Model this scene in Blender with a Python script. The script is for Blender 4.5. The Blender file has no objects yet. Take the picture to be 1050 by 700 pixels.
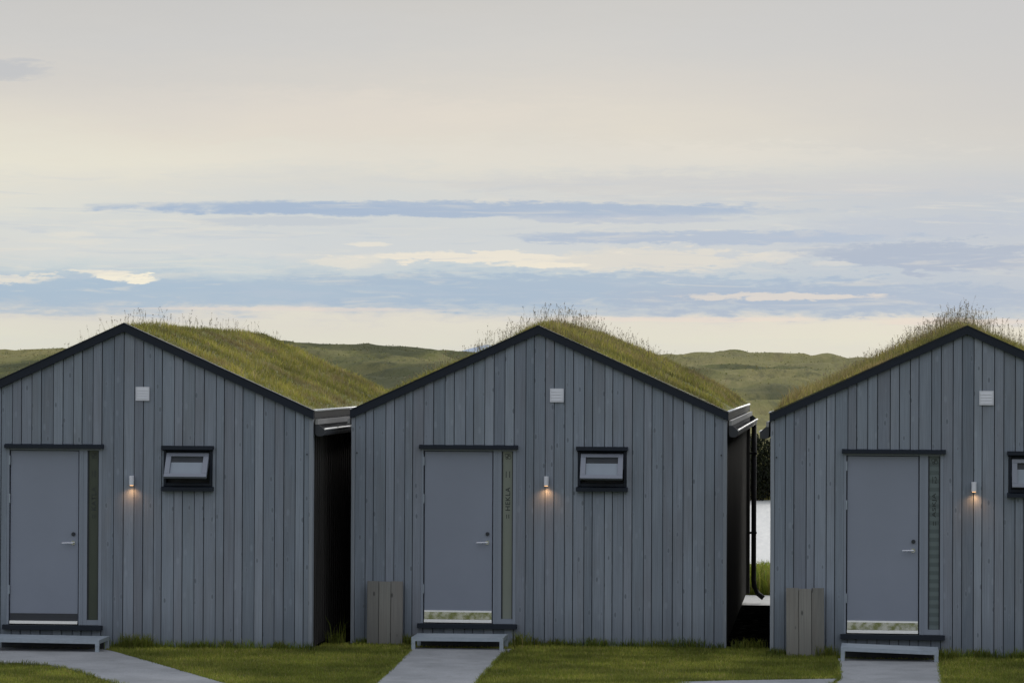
import bpy, math, random
import numpy as np
from mathutils import Vector, Matrix
R = math.radians
random.seed(7)
rng = np.random.default_rng(11)
scene = bpy.context.scene
col = scene.collection

# ------------------------------------------------------------------ node helpers
def srgb(r, g, b):
    f = lambda c: (c/255)/12.92 if c/255 <= .04045 else ((c/255+.055)/1.055)**2.4
    return (f(r), f(g), f(b), 1)

class N:
    """tiny wrapper: arithmetic on node sockets"""
    def __init__(s, nt, sock): s.nt, s.s = nt, sock
    def _m(s, op, *o, clamp=False):
        n = s.nt.nodes.new('ShaderNodeMath'); n.operation = op; n.use_clamp = clamp
        for i, a in enumerate((s,)+o):
            if isinstance(a, N): s.nt.links.new(a.s, n.inputs[i])
            else: n.inputs[i].default_value = a
        return N(s.nt, n.outputs[0])
    def __add__(s, o): return s._m('ADD', o)
    def __sub__(s, o): return s._m('SUBTRACT', o)
    def __mul__(s, o): return s._m('MULTIPLY', o)
    def __truediv__(s, o): return s._m('DIVIDE', o)
    def clamp(s): return s._m('ADD', 0.0, clamp=True)
    def rng(s, a, b, c=0., d=1., smooth=True):
        n = s.nt.nodes.new('ShaderNodeMapRange')
        if smooth: n.interpolation_type = 'SMOOTHSTEP'
        s.nt.links.new(s.s, n.inputs[0])
        for i, v in enumerate((a, b, c, d)): n.inputs[i+1].default_value = v
        return N(s.nt, n.outputs[0])

def mix(nt, fac, a, b, blend='MIX'):
    n = nt.nodes.new('ShaderNodeMix'); n.data_type = 'RGBA'; n.blend_type = blend
    for i, v in ((0, fac), (6, a), (7, b)):
        if isinstance(v, N): nt.links.new(v.s, n.inputs[i])
        else: n.inputs[i].default_value = v
    return N(nt, n.outputs[2])
def ramp(nt, fac, stops, interp='LINEAR'):
    n = nt.nodes.new('ShaderNodeValToRGB'); cr = n.color_ramp; cr.interpolation = interp
    while len(cr.elements) < len(stops): cr.elements.new(.5)
    for e, (p, c) in zip(cr.elements, stops): e.position = p; e.color = c
    nt.links.new(fac.s, n.inputs[0]); return N(nt, n.outputs[0])
def coord(nt, kind='Object', scale=(1,1,1), loc=(0,0,0)):
    t = nt.nodes.new('ShaderNodeTexCoord'); m = nt.nodes.new('ShaderNodeMapping')
    m.inputs['Scale'].default_value = scale; m.inputs['Location'].default_value = loc
    nt.links.new(t.outputs[kind], m.inputs[0]); return N(nt, m.outputs[0])
def geo_pos(nt, scale=(1,1,1), loc=(0,0,0)):
    t = nt.nodes.new('ShaderNodeNewGeometry'); m = nt.nodes.new('ShaderNodeMapping')
    m.inputs['Scale'].default_value = scale; m.inputs['Location'].default_value = loc
    nt.links.new(t.outputs['Position'], m.inputs[0]); return N(nt, m.outputs[0])
def noise(nt, vec, scale=1., detail=4., rough=.55, dist=0.):
    n = nt.nodes.new('ShaderNodeTexNoise')
    n.inputs['Scale'].default_value = scale; n.inputs['Detail'].default_value = detail
    n.inputs['Roughness'].default_value = rough; n.inputs['Distortion'].default_value = dist
    nt.links.new(vec.s, n.inputs['Vector']); return N(nt, n.outputs[0])
def new_mat(name):
    m = bpy.data.materials.new(name); m.use_nodes = True
    nt = m.node_tree; b = nt.nodes['Principled BSDF']
    return m, nt, b
def bump(nt, b, h, strength=.3, dist=.01):
    n = nt.nodes.new('ShaderNodeBump'); n.inputs['Strength'].default_value = strength; n.inputs['Distance'].default_value = dist
    nt.links.new(h.s, n.inputs['Height']); nt.links.new(n.outputs[0], b.inputs['Normal'])
def attr(nt, name):
    n = nt.nodes.new('ShaderNodeAttribute'); n.attribute_name = name; return N(nt, n.outputs['Color']), N(nt, n.outputs['Fac'])
def setc(nt, b, c):
    if isinstance(c, N): nt.links.new(c.s, b.inputs['Base Color'])
    else: b.inputs['Base Color'].default_value = c

def simple(name, rgb, rough=.6, metal=0., var=.25, scale=6., bmp=0., spec=.5, stretch=(1,1,1)):
    m, nt, b = new_mat(name)
    v = coord(nt, 'Object', stretch); n = noise(nt, v, scale, 6)
    c = mix(nt, n, tuple(x*(1-var) for x in rgb)+(1,), tuple(min(1,x*(1+var)) for x in rgb)+(1,))
    setc(nt, b, c); b.inputs['Metallic'].default_value = metal
    b.inputs['Specular IOR Level'].default_value = spec
    rr = n.rng(.3, .7, max(0, rough-.08), min(1, rough+.08)); nt.links.new(rr.s, b.inputs['Roughness'])
    if bmp: bump(nt, b, noise(nt, v, scale*8, 5), bmp, .004)
    return m

# ------------------------------------------------------------------ materials
def wood_mat(name, dark, light, brown, brown_amt=.3, gray=1.):
    m, nt, b = new_mat(name)
    _, tone = attr(nt, 'tone')
    p = coord(nt, 'Object')
    # shift every board's grain by its own tone so that neighbours never line up
    comb = nt.nodes.new('ShaderNodeCombineXYZ')
    sep = nt.nodes.new('ShaderNodeSeparateXYZ'); nt.links.new(p.s, sep.inputs[0])
    x, y, z = (N(nt, sep.outputs[i]) for i in range(3))
    zz = z + tone*37.
    nt.links.new(x.s, comb.inputs[0]); nt.links.new(y.s, comb.inputs[1]); nt.links.new(zz.s, comb.inputs[2])
    cv = N(nt, comb.outputs[0])
    def mp(s):
        q = nt.nodes.new('ShaderNodeMapping'); q.inputs['Scale'].default_value = s
        nt.links.new(cv.s, q.inputs[0]); return N(nt, q.outputs[0])
    grain = noise(nt, mp((90, 90, 2.2)), 1., 5, .6, .6)
    cath = noise(nt, mp((16, 16, 1.1)), 1., 3, .5, 1.5)
    blot = noise(nt, mp((3, 3, .8)), 1., 4)
    c = ramp(nt, tone*.52 + grain*.36 + cath*.26, [(.25, dark), (.88, light)])
    c = mix(nt, blot.rng(.42, .72, 0, brown_amt), c, brown)
    hue = (tone*13.7)._m('FRACT')                       # each board weathers to its own cast
    c = mix(nt, hue.rng(.5, 1., 0., .16), c, (.17,.155,.185,1)); c = mix(nt, hue.rng(.5, 0., 0., .08), c, (.12,.17,.18,1))
    streaks = noise(nt, mp((150, 150, 1.1)), 1., 3, .6, .3)
    c = mix(nt, streaks.rng(.48, .68, 0., .30), c, tuple(v*.62 for v in dark[:3])+(1,))
    # knots
    vo = nt.nodes.new('ShaderNodeTexVoronoi'); vo.inputs['Scale'].default_value = 1.
    nt.links.new(mp((11, 11, 4.6)).s, vo.inputs['Vector'])
    d = N(nt, vo.outputs['Distance']); kn = d.rng(.09, .19, .85, 0.)
    vc = nt.nodes.new('ShaderNodeSeparateColor'); nt.links.new(vo.outputs['Color'], vc.inputs[0])
    kn = kn * N(nt, vc.outputs[0]).rng(.40, .45)
    c = mix(nt, kn, c, tuple(v*.45 for v in dark[:3])+(1,))
    # pale resin scars around some knots
    halo = d.rng(.1, .28, .20, 0.) * N(nt, vc.outputs[1]).rng(.6, .65)
    c = mix(nt, halo, c, tuple(min(1, v*1.25) for v in light[:3])+(1,))
    # splash and damp near the ground
    damp = (z + blot*.6 + tone*.3).rng(.35, 1.05, .55, 0.)
    c = mix(nt, damp, c, tuple(v*.8 for v in dark[:3])+(1,))
    setc(nt, b, c); b.inputs['Roughness'].default_value = .75; b.inputs['Specular IOR Level'].default_value = .3
    bump(nt, b, grain + cath*.5 + streaks, .45, .005)
    return m
M = {}
M['clad'] = wood_mat('stained_cladding', (.126,.152,.190,1), (.282,.322,.378,1), (.165,.175,.195,1), .5)
M['rawwood'] = wood_mat('weathered_board', (.125,.127,.122,1), (.255,.252,.232,1), (.20,.175,.155,1), .5)
M['corner'] = wood_mat('corner_board', (.16,.185,.22,1), (.29,.32,.36,1), (.24,.24,.24,1), .2)
M['barge'] = simple('dark_painted_flashing', (.010,.015,.025), .55, 0, .25, 3., .1, spec=.25)
M['door'] = simple('door_paint', (.205,.232,.292), .36, 0, .10, 1.2, .03)
M['frame'] = simple('door_frame_paint', (.195,.225,.275), .45, 0, .08, 4.)
M['seal'] = simple('rubber_seal', (.02,.025,.032), .6, 0, .1)
M['void'] = simple('dark_backing', (.042,.050,.062), .8, 0, .1)
M['sash'] = simple('sash_paint', (.19,.21,.26), .4, 0, .06)
M['white'] = simple('white_enamel', (.62,.64,.70), .4, 0, .05)
M['steel'] = simple('brushed_steel', (.62,.63,.66), .22, 1., .08, 20.)
M['polished'] = simple('polished_steel', (.72,.72,.70), .10, 1., .05, 9., .0)
M['alu'] = simple('aluminium_strip', (.86,.86,.84), .45, 0., .08, 30.)
M['lip'] = simple('bright_metal_lip', (.80,.80,.78), .5, .25, .05, 30.)
M['gutter'] = simple('grey_gutter', (.26,.26,.26), .45, 0., .2, 8.)
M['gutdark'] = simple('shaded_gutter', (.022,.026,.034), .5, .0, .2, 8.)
M['black'] = simple('black_pipe', (.005,.005,.006), .7, 0, .1, spec=.2)
M['galv'] = simple('galvanised_steel', (.30,.35,.40), .5, .35, .25, 14., .1)
M['letters'] = simple('dark_lettering', (.016,.022,.022), .6, 0, .1)
M['interior'] = simple('room_dark', (.02,.022,.026), .7, 0, .1)

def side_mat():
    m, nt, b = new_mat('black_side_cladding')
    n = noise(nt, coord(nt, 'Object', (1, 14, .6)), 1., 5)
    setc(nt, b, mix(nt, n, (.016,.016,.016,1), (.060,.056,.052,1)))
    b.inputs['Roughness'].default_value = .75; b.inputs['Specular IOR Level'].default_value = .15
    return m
M['side'] = side_mat()

def perf_mat():
    m, nt, b = new_mat('perforated_edge')
    v = coord(nt, 'Object', (1,1,1))
    n = nt.nodes.new('ShaderNodeTexVoronoi'); n.inputs['Scale'].default_value = 38.; nt.links.new(v.s, n.inputs['Vector'])
    k = N(nt, n.outputs['Distance']).rng(.25, .45)
    setc(nt, b, mix(nt, k, (.005,.005,.006,1), (.026,.026,.028,1))); b.inputs['Roughness'].default_value = .5
    return m
M['perf'] = perf_mat()

def pane_mat(name, a, bcol, stripes=0.):
    m, nt, b = new_mat(name)
    v = coord(nt, 'Object'); n = noise(nt, coord(nt, 'Object', (3, 3, 1.2)), 1.3, 3)
    c = mix(nt, n, a, bcol)
    if stripes:
        w = nt.nodes.new('ShaderNodeTexWave'); w.bands_direction = 'Z'; w.inputs['Scale'].default_value = stripes
        w.inputs['Distortion'].default_value = .3
        nt.links.new(v.s, w.inputs['Vector'])
        c = mix(nt, N(nt, w.outputs['Fac']).rng(.3, .7, 0, .28), c, tuple(x*1.9 for x in bcol[:3])+(1,))
    setc(nt, b, c); b.inputs['Roughness'].default_value = .12; b.inputs['Specular IOR Level'].default_value = .45
    return m
PANES = [pane_mat('olive_sidelight_glass', (.050,.058,.050,1), (.080,.092,.076,1)),
         pane_mat('pale_frosted_sidelight_glass', (.165,.185,.165,1), (.22,.24,.205,1)),
         pane_mat('striped_frosted_sidelight_glass', (.085,.108,.115,1), (.11,.137,.142,1), 3.2)]
M['winglass'] = pane_mat('frosted_window_glass', (.19,.23,.28,1), (.24,.28,.33,1))

def lamp_emit():
    m, nt, b = new_mat('warm_lit_bulb')
    b.inputs['Base Color'].default_value = (1,.6,.3,1)
    b.inputs['Emission Color'].default_value = (1,.55,.22,1); b.inputs['Emission Strength'].default_value = 3
    n = noise(nt, coord(nt), 5.); nt.links.new(n.rng(0, 1, .4, .6).s, b.inputs['Roughness'])
    return m
M['bulb'] = lamp_emit()

def blade_mat(name, rough=.6, patches=.35, transl=.35):
    m, nt, b = new_mat(name)
    c, _ = attr(nt, 'tint')
    n = noise(nt, geo_pos(nt), 1.1, 4)
    cc = mix(nt, n.rng(.35, .65), tuple([1-patches]*3)+(1,), (1.15,1.1,1.0,1))
    c = mix(nt, 1.0, c, cc, 'MULTIPLY')
    setc(nt, b, c); b.inputs['Roughness'].default_value = rough; b.inputs['Specular IOR Level'].default_value = .2
    tr = nt.nodes.new('ShaderNodeBsdfTranslucent'); nt.links.new(c.s, tr.inputs[0])
    mx = nt.nodes.new('ShaderNodeMixShader'); mx.inputs[0].default_value = transl
    nt.links.new(b.outputs[0], mx.inputs[1]); nt.links.new(tr.outputs[0], mx.inputs[2])
    nt.links.new(mx.outputs[0], nt.nodes['Material Output'].inputs[0])
    return m
M['blade'] = blade_mat('grass_blades')

def turf_mat():
    m, nt, b = new_mat('turf_soil')
    n = noise(nt, geo_pos(nt), 2.2, 6); n2 = noise(nt, geo_pos(nt), 26., 5)
    c = mix(nt, n, (.16,.175,.036,1), (.25,.25,.06,1)); c = mix(nt, n2, c, (.08,.08,.03,1))
    setc(nt, b, c); b.inputs['Roughness'].default_value = .9; bump(nt, b, n2, .8, .04)
    return m
M['turf'] = turf_mat()

def ground_mat():
    m, nt, b = new_mat('moorland_ground')
    g = nt.nodes.new('ShaderNodeNewGeometry'); sep = nt.nodes.new('ShaderNodeSeparateXYZ'); nt.links.new(g.outputs['Position'], sep.inputs[0])
    y = N(nt, sep.outputs[1])
    big = noise(nt, geo_pos(nt, (.040,.009,.0), (3,7,0)), 1., 6, .6, 1.2)
    mid = noise(nt, geo_pos(nt, (.17,.020,0)), 1., 7, .7, .9)
    fine = noise(nt, geo_pos(nt, (1.3,.28,.9)), 1., 6, .75)
    c = ramp(nt, big*.55 + mid*.45, [(.34, (.040,.048,.014,1)), (.42, (.080,.092,.022,1)), (.49, (.135,.142,.034,1)), (.57, (.200,.180,.062,1)), (.66,(.13,.14,.036,1))])
    c = mix(nt, fine.rng(.3, .7), mix(nt, .35, c, (.06,.065,.025,1)), mix(nt, .15, c, (.26,.22,.09,1)))
    tuf = noise(nt, geo_pos(nt, (.55,.07,.5)), 1., 7, .8, .5)
    c = mix(nt, tuf.rng(.49, .60, 0., .70), c, (.045,.052,.018,1)); c = mix(nt, tuf.rng(.46, .36, 0., .55), c, (.24,.20,.09,1))
    dark = mid.rng(.56, .66, 0., .6)
    c = mix(nt, dark, c, (.035,.036,.022,1))
    _, lu = attr(nt, 'lush_shade'); lu = (lu + (mid-.5)*.7).clamp()
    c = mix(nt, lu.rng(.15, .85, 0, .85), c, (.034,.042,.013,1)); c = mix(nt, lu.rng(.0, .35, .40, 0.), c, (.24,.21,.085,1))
    lawnn = noise(nt, geo_pos(nt), .9, 5); lf = noise(nt, geo_pos(nt), 30., 4)
    lawn = mix(nt, lawnn, (.09,.115,.02,1), (.17,.175,.04,1)); lawn = mix(nt, lf, lawn, (.05,.06,.018,1))
    c = mix(nt, y.rng(9, 16), lawn, c)
    # rough matte surface, bumped by the noise layers
    setc(nt, b, c); b.inputs['Roughness'].default_value = .95; b.inputs['Specular IOR Level'].default_value = .1
    bump(nt, b, fine + mid*2, .7, .35)
    return m
M['ground'] = ground_mat()

def concrete_mat(name, a, bb):
    m, nt, b = new_mat(name)
    n = noise(nt, geo_pos(nt), 1.4, 6, .6); f = noise(nt, geo_pos(nt), 40., 4, .7); st = noise(nt, geo_pos(nt), 6., 5)
    c = mix(nt, n.rng(.3,.7), a, bb); c = mix(nt, f.rng(.35,.75,0,.4), c, tuple(x*.6 for x in a[:3])+(1,))
    c = mix(nt, st.rng(.55,.75,0,.35), c, (.11,.115,.10,1))
    setc(nt, b, c); b.inputs['Roughness'].default_value = .85; bump(nt, b, f, .3, .01)
    return m
M['conc'] = concrete_mat('path_concrete', (.205,.215,.225,1), (.29,.30,.315,1))
M['gravel'] = concrete_mat('pale_gravel', (.50,.49,.46,1), (.62,.61,.58,1))
M['gapshade'] = concrete_mat('painted_gap_shade', (.003,.003,.003,1), (.006,.006,.006,1)); M['gapshade'].node_tree.nodes['Principled BSDF'].inputs['Specular IOR Level'].default_value = 0.  # near-black colour standing in for shade between the cabins

def water_mat():
    m, nt, b = new_mat('pond_water')
    setc(nt, b, (.50,.50,.47,1)); b.inputs['Roughness'].default_value = .42; b.inputs['Metallic'].default_value = .0
    b.inputs['Specular IOR Level'].default_value = 1.; b.inputs['IOR'].default_value = 1.6
    n = noise(nt, geo_pos(nt, (1, .25, 1)), 2.5, 4); bump(nt, b, n, .5, .10)
    return m
M['water'] = water_mat()

# ------------------------------------------------------------------ mesh helpers
class MB:
    def __init__(s): s.v, s.f, s.t = [], [], []
    def poly(s, pts, tone=.5):
        i = len(s.v); s.v += [tuple(p) for p in pts]; s.t += [tone]*len(pts); s.f.append(tuple(range(i, i+len(pts))))
    def prism(s, pts, d, tone=.5):
        """pts: polygon (3d), d: extrusion vector"""
        n = len(pts); i = len(s.v); d = Vector(d)
        s.v += [tuple(p) for p in pts] + [tuple(Vector(p)+d) for p in pts]; s.t += [tone]*(2*n)
        s.f.append(tuple(range(i+n-1, i-1, -1))); s.f.append(tuple(range(i+n, i+2*n)))
        for k in range(n):
            a, b2 = i+k, i+(k+1) % n; s.f.append((a, b2, b2+n, a+n))
    def box(s, x0, x1, y0, y1, z0, z1, tone=.5, ch=0.):
        if ch:
            p = [(x0+ch,y0,z0),(x1-ch,y0,z0),(x1,y0+ch,z0),(x1,y1,z0),(x0,y1,z0),(x0,y0+ch,z0)]
            return s.prism(p, (0,0,z1-z0), tone)
        s.prism([(x0,y0,z0),(x1,y0,z0),(x1,y1,z0),(x0,y1,z0)], (0,0,z1-z0), tone)
    def tube(s, path, r, n=12, tone=.5):
        i0 = len(s.v); P = [Vector(p) for p in path]
        for k, p in enumerate(P):
            t = (P[min(k+1,len(P)-1)]-P[max(k-1,0)]).normalized()
            a = t.cross(Vector((0,0,1)) if abs(t.z) < .9 else Vector((0,1,0))).normalized(); b2 = t.cross(a)
            for j in range(n):
                w = 2*math.pi*j/n; s.v.append(tuple(p + (a*math.cos(w)+b2*math.sin(w))*r)); s.t.append(tone)
        for k in range(len(P)-1):
            for j in range(n):
                a0 = i0+k*n+j; a1 = i0+k*n+(j+1) % n; s.f.append((a0, a1, a1+n, a0+n))
        s.f.append(tuple(i0+j for j in range(n))[::-1]); s.f.append(tuple(i0+(len(P)-1)*n+j for j in range(n)))
    def build(s, name, mat, parent=None, smooth=False, bevel=0.):
        me = bpy.data.meshes.new(name); me.from_pydata(s.v, [], s.f); me.update()
        a = me.attributes.new('tone', 'FLOAT', 'POINT'); a.data.foreach_set('value', s.t)
        import bmesh
        bm = bmesh.new(); bm.from_mesh(me); bmesh.ops.recalc_face_normals(bm, faces=bm.faces); bm.to_mesh(me); bm.free()
        if smooth: me.polygons.foreach_set('use_smooth', [True]*len(me.polygons))
        me.materials.append(mat)
        o = bpy.data.objects.new(name, me); col.objects.link(o)
        if parent: o.parent = parent
        if bevel:
            b = o.modifiers.new('bevel', 'BEVEL'); b.width = bevel; b.segments = 2; b.limit_method = 'ANGLE'
        return o
def tag(o, label=None, cat=None, group=None, kind=None):
    if label: o['label'] = label
    if cat: o['category'] = cat
    if group: o['group'] = group
    if kind: o['kind'] = kind
    return o
def empty(name, loc, rz=0):
    o = bpy.data.objects.new(name, None); col.objects.link(o); o.location = loc; o.rotation_euler = (0,0,rz)
    o.empty_display_size = .2; return o

# numpy value noise, for terrain and scattering
_perm = rng.random((256, 256))
def vnoise(x, y):
    xi = np.floor(x).astype(int); yi = np.floor(y).astype(int); fx = x-xi; fy = y-yi
    fx = fx*fx*(3-2*fx); fy = fy*fy*(3-2*fy)
    g = lambda a, b: _perm[a & 255, b & 255]
    return (g(xi,yi)*(1-fx)+g(xi+1,yi)*fx)*(1-fy) + (g(xi,yi+1)*(1-fx)+g(xi+1,yi+1)*fx)*fy
def fbm(x, y, o=4):
    s = 0; a = .5
    for k in range(o): s = s + a*vnoise(x*2**k+k*17.3, y*2**k+k*9.1); a *= .5
    return s/(1-.5**o)

def blades(name, P, h, w, tint, mat, parent=None, lean=.3, bend=.5, wind=(0,0), root=.62):
    """one mesh of tapering bent grass blades; P (n,3), h, w (n), tint (n,3)"""
    n = len(P); a = rng.random(n)*2*math.pi
    f = np.stack([np.cos(a), np.sin(a), 0*a], 1)                       # blade width direction
    l = rng.random(n)*2*math.pi; lm = rng.random(n)*lean
    L = np.stack([np.cos(l)*lm+wind[0], np.sin(l)*lm+wind[1], 0*l], 1)
    h1 = h[:,None]; w1 = w[:,None]; up = np.array([0,0,1.])
    b0 = P - f*w1*.5; b1 = P + f*w1*.5
    m = P + (up*.55 + L*.35)*h1
    m0 = m - f*w1*.38; m1 = m + f*w1*.38
    t = P + (up*(1-.25*bend) + L*(1+bend*.6))*h1
    V = np.stack([b0,b1,m1,m0,t], 1).reshape(-1,3)
    me = bpy.data.meshes.new(name); me.vertices.add(5*n); me.vertices.foreach_set('co', V.astype('f').ravel())
    i = np.arange(n)*5
    lo = np.stack([i,i+1,i+2,i+3, i+3,i+2,i+4], 1).ravel()
    me.loops.add(7*n); me.loops.foreach_set('vertex_index', lo.astype('i'))
    st = np.stack([np.arange(n)*7, np.arange(n)*7+4], 1).ravel()
    me.polygons.add(2*n); me.polygons.foreach_set('loop_start', st.astype('i'))
    me.update(calc_edges=True)
    ca = me.attributes.new('tint', 'FLOAT_COLOR', 'POINT')
    sh = np.array([root,root,.95,.95,1.15])  # shadow between blades painted in: roots darker, tips lighter
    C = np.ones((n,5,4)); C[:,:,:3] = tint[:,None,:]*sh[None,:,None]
    ca.data.foreach_set('color', C.astype('f').ravel())
    me.materials.append(mat); o = bpy.data.objects.new(name, me); col.objects.link(o)
    if parent: o.parent = parent
    return o
def merge_blades(sets):
    return [np.concatenate([s[k] for s in sets]) for k in range(4)]

def palette(n, cols, weights, jitter=.2):
    k = rng.choice(len(cols), n, p=np.array(weights)/sum(weights)); c = np.array(cols)[k]
    return c*(1+(rng.random((n,1))-.5)*2*jitter)*(1+(rng.random((n,3))-.5)*.12)

# ------------------------------------------------------------------ terrain
def sst(a, b, x):
    t = np.clip((x-a)/(b-a), 0, 1); return t*t*(3-2*t)
def height(x, y):
    x = np.asarray(x, float); y = np.asarray(y, float)
    r = np.maximum(y, 0)
    z = 0*x
    # hollow with the pond behind the cabins
    pond = sst(-20, -10, x)*(1-sst(14, 24, x))
    z = z - 1.7*sst(16, 40, y)*(1-sst(66, 73, y))*pond
    z = z + (.75+.45*fbm(x/9., y/9.))*sst(68, 76, y)
    t = np.clip((y-95)/300., 0, None)
    rise = 4.55*np.minimum(t, 1)**1.05
    fall = sst(410, 560, y)*6.
    far = 8.2*sst(700, 950, y)*(1-sst(1000, 1500, y))
    z = z + rise - fall + far
    am = sst(90, 160, y)*(1.45-.75*sst(270, 400, y))
    sw = (fbm(x/62.+3.1, y/48.+1.7, 3)-.5)*2.1 + (fbm(x/20., y/13., 3)-.5)*.55
    z = z + am*sw*(1-sst(420,600,y)*.6)
    z = z - .18*sst(6.9, 8.0, y)
    # the long hump seen between the first two roofs, and a low knoll further right
    z = z + 2.0*np.exp(-(((x+60)/24.)**2 + ((y-300)/60.)**2))
    z = z + 1.3*np.exp(-(((x+9)/9.)**2 + ((y-385)/30.)**2))
    z = z + (fbm(x/8.+2, y/9., 3)-.5)*2.0*sst(95, 150, y)*(1-sst(450,600,y)) + (fbm(x/3.4, y/6., 2)-.5)*.8*sst(90, 140, y)
    z = z + .05*(fbm(x/2.3, y/2.3)-.5)*sst(12, 20, y)*4
    return z
def lush_shade(x, y):
    """damp hollows hold darker growth, crests are dry and tan; shade of the hump face is painted in"""
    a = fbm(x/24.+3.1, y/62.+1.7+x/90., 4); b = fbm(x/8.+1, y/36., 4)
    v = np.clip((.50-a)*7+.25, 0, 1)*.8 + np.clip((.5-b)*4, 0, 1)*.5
    v = v + .75*np.exp(-(((x+45)/30.)**2+((y-215)/50.)**2)) + .5*np.exp(-(((x+52)/16.)**2+((y-165)/14.)**2))  # first term paints shade onto the near face of the hump
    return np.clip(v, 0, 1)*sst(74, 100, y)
def axis(lim, d0, k, near):
    v = [0.]
    while v[-1] < lim: v.append(v[-1] + max(d0, k*(v[-1]-near)))
    return np.array(v)
ax = axis(7000, .7, .028, 8); xs = np.concatenate([-ax[:0:-1], ax])
ay = axis(9000, .7, .012, 20); ayn = axis(2500, 1.0, .15, 3); ys = np.concatenate([-ayn[:0:-1]-0, ay])
X, Y = np.meshgrid(xs, ys); Z = height(X, Y)
nx, ny = len(xs), len(ys)
me = bpy.data.meshes.new('ground'); me.vertices.add(nx*ny)
me.vertices.foreach_set('co', np.stack([X,Y,Z], -1).astype('f').ravel())
i = np.arange(nx*ny).reshape(ny,nx)
q = np.stack([i[:-1,:-1], i[:-1,1:], i[1:,1:], i[1:,:-1]], -1).reshape(-1,4)
me.loops.add(q.size); me.loops.foreach_set('vertex_index', q.astype('i').ravel())
me.polygons.add(len(q)); me.polygons.foreach_set('loop_start', (np.arange(len(q))*4).astype('i'))
me.update(calc_edges=True); me.polygons.foreach_set('use_smooth', [True]*len(q)); me.materials.append(M['ground'])
la = me.attributes.new('lush_shade', 'FLOAT', 'POINT'); la.data.foreach_set('value', lush_shade(X, Y).astype('f').ravel())
g = bpy.data.objects.new('ground', me); col.objects.link(g); tag(g, kind='structure')

mb = MB(); mb.poly([(-19,30,-1.0),(23,30,-1.0),(23,74,-1.0),(-19,74,-1.0)]); tag(mb.build('water', M['water']), kind='structure')
# far blue mountains, a sliver above the moor
mb = MB(); pts = []
for k in range(61):
    x = -6000+k*150; hgt = 140 + 95*math.exp(-((x+2850)/260)**2) + 75*math.exp(-((x+6100)/500)**2) + 12*math.sin(k*.9)
    pts.append((x, hgt))
for a, b2 in zip(pts[:-1], pts[1:]):
    mb.poly([(a[0],24000,-20),(b2[0],24000,-20),(b2[0],25500,b2[1]),(a[0],25500,a[1])])
    mb.poly([(a[0],27000,-20),(b2[0],27000,-20),(b2[0],25500,b2[1]),(a[0],25500,a[1])])
M['mount'] = simple('hazy_mountain', (.33,.40,.50), .9, 0, .08, .001)
tag(mb.build('hills', M['mount']), kind='structure')

# ------------------------------------------------------------------ cabins
W2, D = 2.30, 9.6
APEX, SL = 3.889, .4505
HL, HR, HZ, SZ = -1.449, -.254, 2.421, .200
CABS = [dict(loc=(-4.920,-.963,0), a=.0106, text='KATLA', num='10', pane=0, seed=3,
             label='grey turf roofed cabin on the left, number 10 on its dark olive glass strip'),
        dict(loc=(0,0,0), a=0., text='HEKLA', num='11', pane=1, seed=8,
             label='grey turf roofed cabin in the middle, number 11 on its pale frosted glass strip'),
        dict(loc=(5.141,-.809,0), a=-.0177, text='ASKJA', num='12', pane=2, seed=21,
             label='grey turf roofed cabin on the right, number 12 on its striped glass strip')]

def roofz(x): return APEX - SL*abs(x)
def clad_boards(seed):
    rd = random.Random(seed); mb = MB(); x = -W2+.045; k = 0; end = W2-.040
    openings = [(HL+.012, HR-.012, SZ+.02, HZ-.02), (.485, 1.083, 1.90, 2.40)]
    cuts = sorted(c for o in openings for c in o[:2])
    while x < end-.02:
        over = k % 2; w = (.107 if over else .139) + rd.uniform(-.012, .012)
        x1 = min(end, x+w)
        if end-x1 < .06: x1 = end
        tone = min(1, max(0, rd.gauss(.58 if over else .46, .15)))
        gap = .0046
        a, b2 = x+gap, x1-gap
        yf = -.0215 if over else -.0125
        xs_ = [a]+[c for c in cuts if a < c < b2]+[b2]
        for p, q_ in zip(xs_[:-1], xs_[1:]):
            if q_-p < .006: continue
            mid = (p+q_)/2; segs = [(0.0, None)]
            for o in openings:
                if o[0] < mid < o[1]: segs = [(0.0, o[2]), (o[3], None)]
            for z0, z1 in segs:
                zt = lambda xx: (roofz(xx)-.08) if z1 is None else z1
                zj = rd.uniform(-.012, .008) if z0 == 0 else 0
                if p < 0 < q_ and z1 is None:
                    pl = [(p,yf,z0+zj),(q_,yf,z0+zj),(q_,yf,zt(q_)),(0,yf,zt(0)),(p,yf,zt(p))]
                else: pl = [(p,yf,z0+zj),(q_,yf,z0+zj),(q_,yf,zt(q_)),(p,yf,zt(p))]
                mb.prism(pl, (0, .024-yf-.0125 if over else .024, 0), tone)
        x = x1; k += 1
    return mb

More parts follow.
